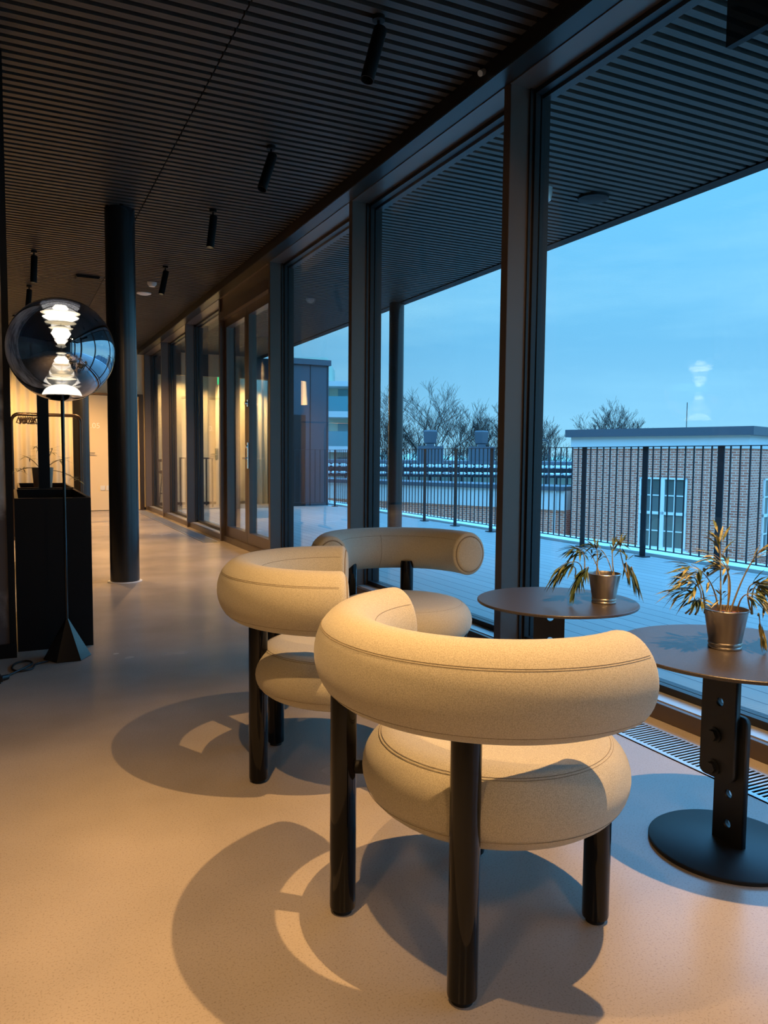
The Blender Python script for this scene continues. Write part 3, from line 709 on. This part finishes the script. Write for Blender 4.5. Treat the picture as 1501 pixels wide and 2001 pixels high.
# ------------------------------------------------------------------ ceiling spotlights
def spotlight(x, y, tilt, az, label, length=0.23, r=0.032, power=0, size=75, blend=0.5, color=WARM, rad=0.025, drop=0.0, spill=0):
    t = tag(empty('track_spotlight', (x, y, CEIL)), label, 'spotlight', 'black cylinder spotlights on the slatted ceiling')
    obj('mount', bm_lathe(B(), [(0.03, -.02), (0.03, 0.004)], 24), M['black'], t)
    obj('stem', bm_lathe(B(), [(0.007, -.09 - drop), (0.007, -.02)], 10), M['black'], t)
    d = Vector((math.sin(tilt) * math.cos(az), math.sin(tilt) * math.sin(az), -math.cos(tilt)))
    c = Vector((0, 0, -.09 - drop)); a = c - d * .04; b_ = c + d * length
    q_ = d.to_track_quat('-Z', 'Y').to_matrix().to_4x4(); L0 = .04 + length
    bd = bm_lathe(B(), [(0, .04), (r * .93, .04), (r, .037), (r, .04 - L0), (r * .9, .04 - L0), (r * .9, .10 - L0), (0, .10 - L0)], 28, cap=False)
    bd.transform(Matrix.Translation(c) @ q_)
    hd = obj('lamp_head', bd, M['black'], t)
    ln_ = bm_lathe(B(), [(r * .86, .101 - L0), (r * .86, .099 - L0), (0, .099 - L0)], 20); ln_.transform(Matrix.Translation(c) @ q_)
    obj('lamp_lens', ln_, M['lens'] if power else M['void'], hd)
    if power:
        ld = bpy.data.lights.new('spot_beam', 'SPOT'); ld.energy = power; ld.color = color; ld.spot_size = math.radians(size); ld.spot_blend = blend; ld.shadow_soft_size = rad
        lo = bpy.data.objects.new('spot_beam', ld); COL.objects.link(lo); lo.parent = t
        lo.location = b_ + d * 0.03
        lo.rotation_euler = d.to_track_quat('-Z', 'Y').to_euler()
        if spill:
            ls = bpy.data.lights.new('spot_spill', 'SPOT'); ls.energy = spill; ls.color = color; ls.spot_size = math.radians(165); ls.spot_blend = 0.3; ls.shadow_soft_size = 0.03
            so = bpy.data.objects.new('spot_spill', ls); COL.objects.link(so); so.parent = t; so.location = b_ + d * 0.03; so.rotation_euler = lo.rotation_euler
    return t
spotlight(1.60, 3.40, 0.30, 3.4, 'black ceiling spotlight nearest the camera, over the front chair', power=0)
spotlight(1.61, 5.09, 0.38, 3.6, 'black ceiling spotlight tilted left, second along the row', power=0)
spotlight(1.58, 6.60, 0.15, 3.6, 'black ceiling spotlight hanging straight, third along the row', power=SPOT_FAR * .6, size=80)
spotlight(1.57, 8.77, 0.25, 3.6, 'black ceiling spotlight fourth along the row, past the column', power=SPOT_FAR, size=95)
spotlight(0.26, 8.75, 0.05, 3.3, 'black ceiling spotlight hanging above the globe lamp', power=SPOT_FAR, size=95)
spotlight(0.25, 10.56, 0.10, 3.3, 'black ceiling spotlight just over the top of the globe', power=SPOT_FAR, size=95)
spotlight(1.35, 11.6, 0.55, PI / 2, 'far ceiling spotlight aimed at the numbered door', power=SPOT_FAR * 1.8, size=110, rad=.05)
spotlight(0.1, 12.9, 0.55, PI / 2, 'far ceiling spotlight aimed at the cream curtain', power=SPOT_FAR * 1.8, size=110, rad=.05)
spotlight(1.45, 1.01, 0.10, PI / 2, 'ceiling spotlight above the side tables, out of the frame', power=SPOT_MAIN, size=86, blend=.6, rad=.012, drop=.09, spill=22)
spotlight(0.3, -1.6, 0.75, 1.25, 'added fill spotlight, unseen behind the camera, brightening the chair backs', power=70, size=66, blend=1.0, rad=.14)  # added soft fill lamp, lifts the shaded backs of the chairs
spotlight(-1.5, -0.3, 0.80, 0.6, 'added fill spotlight, unseen left behind the camera, brightening the chairs', power=62, size=66, blend=1.0, rad=.14)  # second added fill lamp for the chairs, out of view
spotlight(1.35, 0.3, 1.25, 1.40, 'added unseen spotlight aimed along the glazing to warm the mullions', power=75, size=36, blend=.5, rad=.03)  # added lamp, puts warm light on mullion faces and column
spotlight(0.05, 1.13, 0.24, 2.4, 'ceiling spotlight over the open floor left of the chairs', power=SPOT_SECOND, size=86, blend=1.0, rad=.012, spill=12)

# small ceiling devices
def disc_dev(name, x, y, r, h, m, label, cat):
    tag(obj(name, bm_lathe(B(), [(r * .6, -h), (r, -h * .4), (r, 0.004)], 28), m, None, True, (x, y, CEIL)), label, cat)
disc_dev('smoke_detector', 1.571, 9.66, 0.055, 0.05, M['white'], 'white smoke detector on the ceiling right of the column', 'smoke detector')
disc_dev('ceiling_speaker', 1.58, 10.34, 0.09, 0.02, M['white'], 'pale flat round speaker on the ceiling just past the smoke detector', 'speaker')
tag(obj('ceiling_vent', bm_box(B(), (0.72, 9.62, CEIL - .03), (0.98, 9.80, CEIL + .01), bevel=.01), M['black'], None, False), 'dark flat vent on the ceiling left of the column', 'vent')
tag(obj('soffit_fitting', bm_lathe(B(), [(.07, -.03), (.12, -.02), (.12, .004)], 24), M['black'], None, True, (4.18, 4.88, CEIL)), 'dark round fitting on the canopy soffit outside', 'light fitting')
tag(obj('soffit_camera', bm_lathe(B(), [(.02, -.11), (.05, -.09), (.06, -.04), (.06, .004)], 24), M['sill'], None, True, (3.72, 4.90, CEIL)), 'small pale dome camera on the soffit beside the tall mullion', 'camera')
tag(obj('rail_sensor', bm_tube(B(), [(2.285, 3.55, 3.125), (2.255, 3.54, 3.105)], .016, 16), M['sill'], None, True), 'small round pale sensor on the black ceiling rail', 'sensor')
tag(obj('hanging_panel', bm_box(B(), (2.85, 1.15, 2.895), (2.885, 2.495, 3.16)), M['black'], None, False), 'dark flat panel hanging from the soffit in the top right corner', 'panel')

# ------------------------------------------------------------------ railing
RX, RH = 6.40, 1.245
rl = tag(empty('terrace_railing', (RX, 4.44, 0)), 'dark vertical bar railing along the terrace edge', 'railing')
def rail_bar(name, a, b_, t_=(0.022, 0.006)):
    return obj(name, bm_box(B(), a, b_), M['rail_out'], rl, False)
rail_bar('top_rail', (-.025, -.6, RH - .008), (.025, 11.25, RH)); rail_bar('bottom_rail', (-.02, -.6, .095), (.02, 11.25, .103))
def post(x, y):
    pb = B(); bm_box(pb, (x - .006, y - .04, 0.0), (x + .006, y + .04, RH - .008)); 
    p = obj('post', pb, M['rail_out'], rl, False)
    obj('foot_plate', bm_box(B(), (x - .05, y - .07, 0), (x + .05, y + .07, .012)), M['rail_out'], p, False)
for k_ in range(12): post(0, 1.02 * k_)
bal = bm_box(B(), (-.006, -.006, .103), (.006, .006, RH - .008)); b0 = obj('baluster', bal, M['rail_out'], rl, False)
first = True
for k_ in range(11):
    for j in range(1, 9):
        y = 1.02 * k_ + 1.02 * j / 9
        o = b0 if first else b0.copy()
        if not first: COL.objects.link(o)
        first = False; o.location = (0, y, 0)
rail_bar('return_top_rail', (-1.1, 11.20, RH - .008), (-.025, 11.25, RH)); rail_bar('return_bottom_rail', (-1.1, 11.20, .095), (-.02, 11.24, .103))
for j in range(8):
    o = b0.copy(); COL.objects.link(o); o.location = (-.12 - .115 * j, 11.22, 0)

# ------------------------------------------------------------------ neighbouring wing of the building
wing = tag(empty('building_wing', (5.3, 16.05, 0)), 'dark clad wing of the building at the end of the terrace', 'building')
wb = bm_box(B(), (0, 0, 0), (1.1, 6, 3.15)); obj('wall', wb, M['wing'], wing, False)
obj('roof_cap', bm_box(B(), (-.02, -.05, 3.10), (1.14, 6, 3.22)), M['fascia'], wing, False)
for xx in (0.25, 0.66, 1.06): obj('cladding_seam', bm_box(B(), (xx, -.012, 0), (xx + .012, 0, 3.1)), M['frame_dark'], wing, False)
obj('door_opening', bm_box(B(), (0.05, -.02, 0), (0.55, 0, 2.0)), M['frame_dark'], wing, False)
# lit room of that wing, next to the glass
struct('wall_wing_room', bm_box(B(), (2.66, 17.2, 0), (5.3, 17.3, 3.15)), M['wall'])
struct('wall_wing_side', bm_box(B(), (2.62, 16.0, 0), (2.68, 17.3, 3.15)), M['wall'])
struct('baseboard_wing', bm_box(B(), (2.68, 17.15, 0), (5.3, 17.2, 0.06)), M['black'])
struct('floor_wing_room', bm_box(B(), (2.66, 15.6, 0.0), (5.3, 17.3, 0.006)), M['floor'])
struct('trim_wing_room', bm_box(B(), (2.68, 15.95, 2.72), (5.3, 16.1, 3.16)), M['black'])
curtain(4.1, 4.45, 17.0, 0.006, 2.8, 'narrow cream curtain at the back of the lit wing room', .03, .12)
curtain(4.75, 5.28, 17.0, 0.006, 2.8, 'wide cream curtain at the right of the lit wing room', .03, .14)
for i, (px, pz) in enumerate(((3.35, 15.9), (4.5, 15.9))):
    spotlight(px, 16.4, 0.35, PI / 2, ('spotlight in the wing room over the bar table', 'spotlight in the wing room over the curtains')[i], power=SPOT_FAR * .8, size=120, rad=.05)
bt = tag(empty('bar_table', (3.55, 16.5, 0)), 'thin legged bar table in the lit wing room', 'table')
obj('tabletop', bm_box(B(), (-.30, -.3, 1.02), (.30, .3, 1.05)), M['wood'], bt, False)
for a in (-.28, .28):
    for c_ in (-.28, .28): obj('leg', bm_box(B(), (a - .015, c_ - .015, 0), (a + .015, c_ + .015, 1.02)), M['black'], bt, False)
def stool(x, y, rz, label):
    t = tag(empty('bar_stool', (x, y, 0), rz), label, 'stool', 'bar stools in the wing room')
    obj('seat', bm_lathe(B(), [(.15, .70), (.18, .72), (.18, .75), (.16, .77)], 24), M['wood'], t)
    bk = B(); bm_tube(bk, [(.16 * math.cos(q), .16 * math.sin(q), .98) for q in [-1.2 + 2.4 * k_ / 10 for k_ in range(11)]], .03, 8); bm_cyl(bk, (.16, 0, .76), (.16, 0, .98), .012, 8)
    obj('backrest', bk, M['wood'], t)
    for a in (PI / 4, 3 * PI / 4, 5 * PI / 4, 7 * PI / 4): obj('leg', bm_cyl(B(), (.11 * math.cos(a), .11 * math.sin(a), .71), (.19 * math.cos(a), .19 * math.sin(a), 0), .011, 8), M['black'], t)
    obj('footrest', bm_tube(B(), [(.16 * math.cos(q), .16 * math.sin(q), .28) for q in [2 * PI * k_ / 20 for k_ in range(20)]], .008, 6, True), M['black'], t)
stool(4.22, 16.35, 0.3, 'bar stool right of the bar table in the wing room')
stool(2.98, 16.7, 2.6, 'bar stool left of the bar table in the wing room')
ex = B(); bm_box(ex, (3.9, 16.0, 2.57), (4.2, 16.03, 2.722)); tag(obj('exit_sign', ex, M['exit'], None, False), 'small glowing green exit sign high in the wing room', 'sign')
# pendant in the lounge
pt = tag(empty('pendant_lamp', (-0.33, 15.4, CEIL)), 'glowing conical pendant lamp far left, mirrored in the glass', 'lamp')
obj('cord', bm_cyl(B(), (0, 0, 0), (0, 0, -.50), .004, 8), M['cable'], pt)
obj('lamp_shade', bm_lathe(B(), [(.15, -.98), (.12, -.50), (.01, -.48)], 32, cap=False), M['shade'], pt)

# ------------------------------------------------------------------ brick building
def at_frame(p0, ang):  # local x along the wall, y into the building
    return Matrix.Translation(p0) @ Matrix.Rotation(ang, 4, 'Z')
bb = tag(empty('brick_building', (12.962, 10.422, 0), math.atan2(0.947, -0.320)), 'flat-roofed red brick building with white windows across the way', 'building')
# local: +x runs left along the front, +y points towards the camera side (rotation flips), so building lies at y < 0
wl_ = bm_box(B(), (0, -6, -7), (3.92, 0, 1.36)); o = obj('wall', wl_, M['brick'], bb, False); uvbox(o)
obj('cornice', bm_box(B(), (-.03, -6.03, 1.33), (3.95, .03, 1.60)), M['cornice'], bb, False)
obj('roof_fascia', bm_box(B(), (-.13, -6.13, 1.59), (4.05, .13, 1.76)), M['fascia'], bb, False)
def sash(xa, xb, z0, z1, y, par, axis='x'):
    w_ = empty('window', (0, 0, 0), 0, par)
    fr = B(); gl = B()
    def bx(bm, u0, u1, v0, v1, d0, d1):
        if axis == 'x': bm_box(bm, (u0, y + d0, v0), (u1, y + d1, v1))
        else: bm_box(bm, (y - d1, u0, v0), (y - d0, u1, v1))
    bx(gl, xa, xb, z0, z1, -.02, .012)
    t_ = .035
    bx(fr, xa, xa + t_, z0, z1, 0, .04); bx(fr, xb - t_, xb, z0, z1, 0, .04); bx(fr, xa, xb, z0, z0 + t_, 0, .04); bx(fr, xa, xb, z1 - t_, z1, 0, .04)
    xm = (xa + xb) / 2; zm = (z0 + z1) / 2
    bx(fr, xm - .045, xm + .045, z0, z1, 0, .045); bx(fr, xa, xb, zm - .03, zm + .03, 0, .045)
    for q in (.25, .75):
        xx = xa + (xb - xa) * q; bx(fr, xx - .012, xx + .012, z0, z1, 0, .03); zz = z0 + (z1 - z0) * q; bx(fr, xa, xb, zz - .012, zz + .012, 0, .03)
    bpy.data.objects.remove(w_)
    f_ = obj('window', fr, M['winframe'], par, False); obj('window_pane', gl, M['winglass'], f_, False)
    sl_ = B(); bx(sl_, xa - .05, xb + .05, z0 - .06, z0, 0, .09); obj('window_sill', sl_, M['winframe'], f_, False)
sash(1.18, 2.225, -0.79, 0.715, 0.0, bb)
sash(-1.95, -0.85, -0.79, 0.73, 0.0, bb, 'y')
obj('antenna', bm_cyl(B(), (1.7, -1, 1.7), (1.7, -1, 2.35), .008, 6), M['rail_out'], bb)

# low white fascia building left of the brick one, flat roofs
ang = math.atan2(13.084 - 14.091, 9.665 - 12.169)
lb_ = tag(empty('low_annex', (11.75, 14.22, 0), math.atan2(3.2, -1.6)), 'low brick annex with white fascia left of the brick building', 'building')
o = obj('wall', bm_box(B(), (.12, -1.2, -7), (9.0, 0, -.12)), M['brick'], lb_, False); uvbox(o)
obj('white_fascia', bm_box(B(), (.12, -1.2, -.12), (9.05, .06, .34)), M['cornice'], lb_, False)
obj('roof_edge', bm_box(B(), (.12, -1.2, .34), (9.1, .12, .44)), M['fascia'], lb_, False)
obj('downpipe', bm_cyl(B(), (.35, .1, -1), (.35, .1, .34), .03, 10), M['cornice'], lb_)
# pale flat roof
tag(obj('flat_roof', bm_box(B(), (10.5, 17.5, -7), (26, 38, -1.0)), M['roof_pale'], None, False), 'wide pale flat roof below the terrace railing', 'roof')
# long low building with two rows of white skylights
u = Vector((29.439 - 13.999, 35.848 - 43.335, 0)); L_ = u.length
lg_ = tag(empty('long_building', (13.999 - u.x * .35, 43.335 - u.y * .35, 0), math.atan2(u.y, u.x)), 'long dark low building with two rows of white skylights', 'building')
L2 = L_ * 1.45
obj('wall', bm_box(B(), (0, 0, -7), (L2, 9, .72)), M['roof_dark'], lg_, False)
obj('roof_edge', bm_box(B(), (0, -.1, .72), (L2, 9, .90)), M['fascia'], lg_, False)
sk = B(); x = 0.1
while x < L2: bm_box(sk, (x, -.75, .52), (x + .40, -.15, .70), bevel=.05); bm_box(sk, (x, -1.0, .12), (x + .40, -.35, .26), bevel=.05); x += .46
s_ = obj('skylight_row', sk, M['skylight'], lg_, False); s_['kind'] = 'stuff'
wn_ = B(); x = .2
while x < L2: bm_box(wn_, (x, -.04, -.42), (x + .5, 0, -.05)); x += .62
obj('window_row', wn_, M['apart'], lg_, False)
obj('lower_roof', bm_box(B(), (0, -9, -7), (L2, 0, -.75)), M['roof_dark'], lg_, False)
def vent(px, py, w_, label):
    t = tag(empty('roof_vent', (px, py, 0.9), math.atan2(u.y, u.x)), label, 'roof vent', 'roof vents on the long building')
    obj('vent_box', bm_box(B(), (-w_ / 2, 0, 0), (w_ / 2, 1.2, .85)), M['fascia'], t, False)
    hd = B(); bm_box(hd, (-.22, .3, .85), (.22, .8, 1.0)); bm_tube(hd, [(0, .6, 1.0), (0, .6, 1.05), (0, .6, 1.72), (.0, .6, 1.8)], [.25, .36, .42, .36], 4)
    obj('vent_hood', hd, M['fascia'], t, False)
vent(22.15, 39.4, 1.5, 'dark roof vent in front of the big bare tree'); vent(24.9, 38.1, 1.4, 'dark roof vent beside the tall mullion')
# roof ladder hoops
ld_ = tag(empty('roof_ladder', (15.46, 20.37, -1.0), math.atan2(u.y, u.x)), 'curved metal ladder hoops rising beyond the railing', 'ladder')
for xx in (-.22, 0.06):
    P = [(xx, 0, 0), (xx, 0, 2.5)] + [(xx + .14 - .14 * math.cos(q), 0, 2.5 + .2 * math.sin(q)) for q in [PI * k_ / 10 for k_ in range(1, 11)]] + [(xx + .28, 0, 0)]
    obj('hoop', bm_tube(B(), P, .02, 8), M['rail_out'], ld_)
# apartment block far left
ap = tag(empty('apartment_block', (14.9*1.62, 37.4*1.62, -.9), math.atan2(u.y, u.x)), 'pale green apartment block with stacked glazed balconies', 'building')
F_ = 1.62
def apb(nm, a_, b_, m_):
    return obj(nm, bm_box(B(), tuple(q * F_ for q in a_), tuple(q * F_ for q in b_)), M[m_], ap, False)
apb('wall', (-.05, 0, -4), (1.75, 4, 5.0), 'apart'); apb('roof_slab', (-.1, -1.3, 4.75), (1.8, 0, 5.0), 'cornice'); apb('stair_tower', (-2.4, -.2, -4), (-.05, 6, 6.3), 'apart')
for zf in (-1.6, 0.2, 1.95, 3.7):
    apb('balcony', (.05, -1.3, zf - .5), (1.75, 0, zf - .2), 'cornice'); apb('balcony_glass', (.05, -1.3, zf - .2), (1.75, -1.25, zf + .55), 'apart_glass')
    apb('window', (.5, -.05, zf - .1), (1.5, 0, zf + 1.0), 'apart_glass')

# ------------------------------------------------------------------ bare trees
def tree(x, y, z0, h, seed, spread, label, depth=7, r0=.20):
    rnd = random.Random(seed)
    t = tag(empty('bare_tree', (x, y, z0)), label, 'tree', 'bare winter trees on the skyline')
    tb = B(); br = B()
    def grow(p, d, ln, r, lv):
        n = 4; pts = [p]; q = p.copy(); dd_ = d.copy()
        for i in range(n):
            dd_ = (dd_ + Vector((rnd.uniform(-.16, .16), rnd.uniform(-.16, .16), rnd.uniform(-.04, .10)))).normalized()
            q = q + dd_ * ln / n; pts.append(q.copy())
        bm_tube(tb if lv == 0 else br, pts, [max(.0105, r * (1 - .4 * i / n)) for i in range(n + 1)], 5 if lv < 2 else 3)
        if lv >= depth: return
        for k_ in range(3 if lv < 3 else 3):
            az = rnd.uniform(0, 2 * PI); sp = rnd.uniform(.45, 1.05) * spread
            nd = (dd_ + Vector((math.cos(az), math.sin(az), 0)) * sp + Vector((0, 0, .12))).normalized()
            grow(pts[rnd.choice((2, 3, 4)) if k_ else 4], nd, ln * rnd.uniform(.64, .82), r * .60, lv + 1)
    grow(Vector((0, 0, 0)), Vector((0, 0, 1)), h * .27, r0, 0)
    obj('trunk', tb, M['bark'], t); b_ = obj('branches', br, M['bark'], t); b_['kind'] = 'stuff'
TQ = 1.45
def tree_at(x, y, top, seed, spread, label, r0=.22):
    tree(x * TQ, y * TQ, -7.0, top, seed, spread, label, r0=r0)
tree_at(27.5, 48.0, 19.5, 2, .85, 'tall bare tree centred between the two roof vents')
tree_at(24.6, 54.5, 15.5, 9, .8, 'bare tree at the left beside the second mullion')
tree_at(32.6, 44.5, 16.5, 5, .8, 'bare tree partly hidden behind the tall mullion')
tree_at(31.0, 49.5, 14.5, 14, .8, 'low bare tree right of the tallest one')
tree_at(25.6, 51.5, 14.5, 21, .8, 'low bare tree left of the tallest one')
tree_at(35.4, 39.6, 16.0, 8, .7, 'pale bare tree above the left end of the brick building', .15)
tree_at(33.8, 43.5, 13.5, 17, .7, 'small bare tree just right of the tall mullion', .15)
tag(obj('distant_ground', bm_box(B(), (6.95, -10, -7.2), (90, 120, -7.0)), M['roof_dark'], None, False), kind='structure')
tl = B(); rnd = random.Random(4)
for i in range(260):
    a = rnd.uniform(.2, 1.1); d_ = rnd.uniform(100, 115); r_ = rnd.uniform(1.2, 2.6)
    bmesh.ops.create_icosphere(tl, subdivisions=2, radius=r_, matrix=Matrix.Translation((d_ * math.sin(a), d_ * math.cos(a), rnd.uniform(-1.6, -.6))))
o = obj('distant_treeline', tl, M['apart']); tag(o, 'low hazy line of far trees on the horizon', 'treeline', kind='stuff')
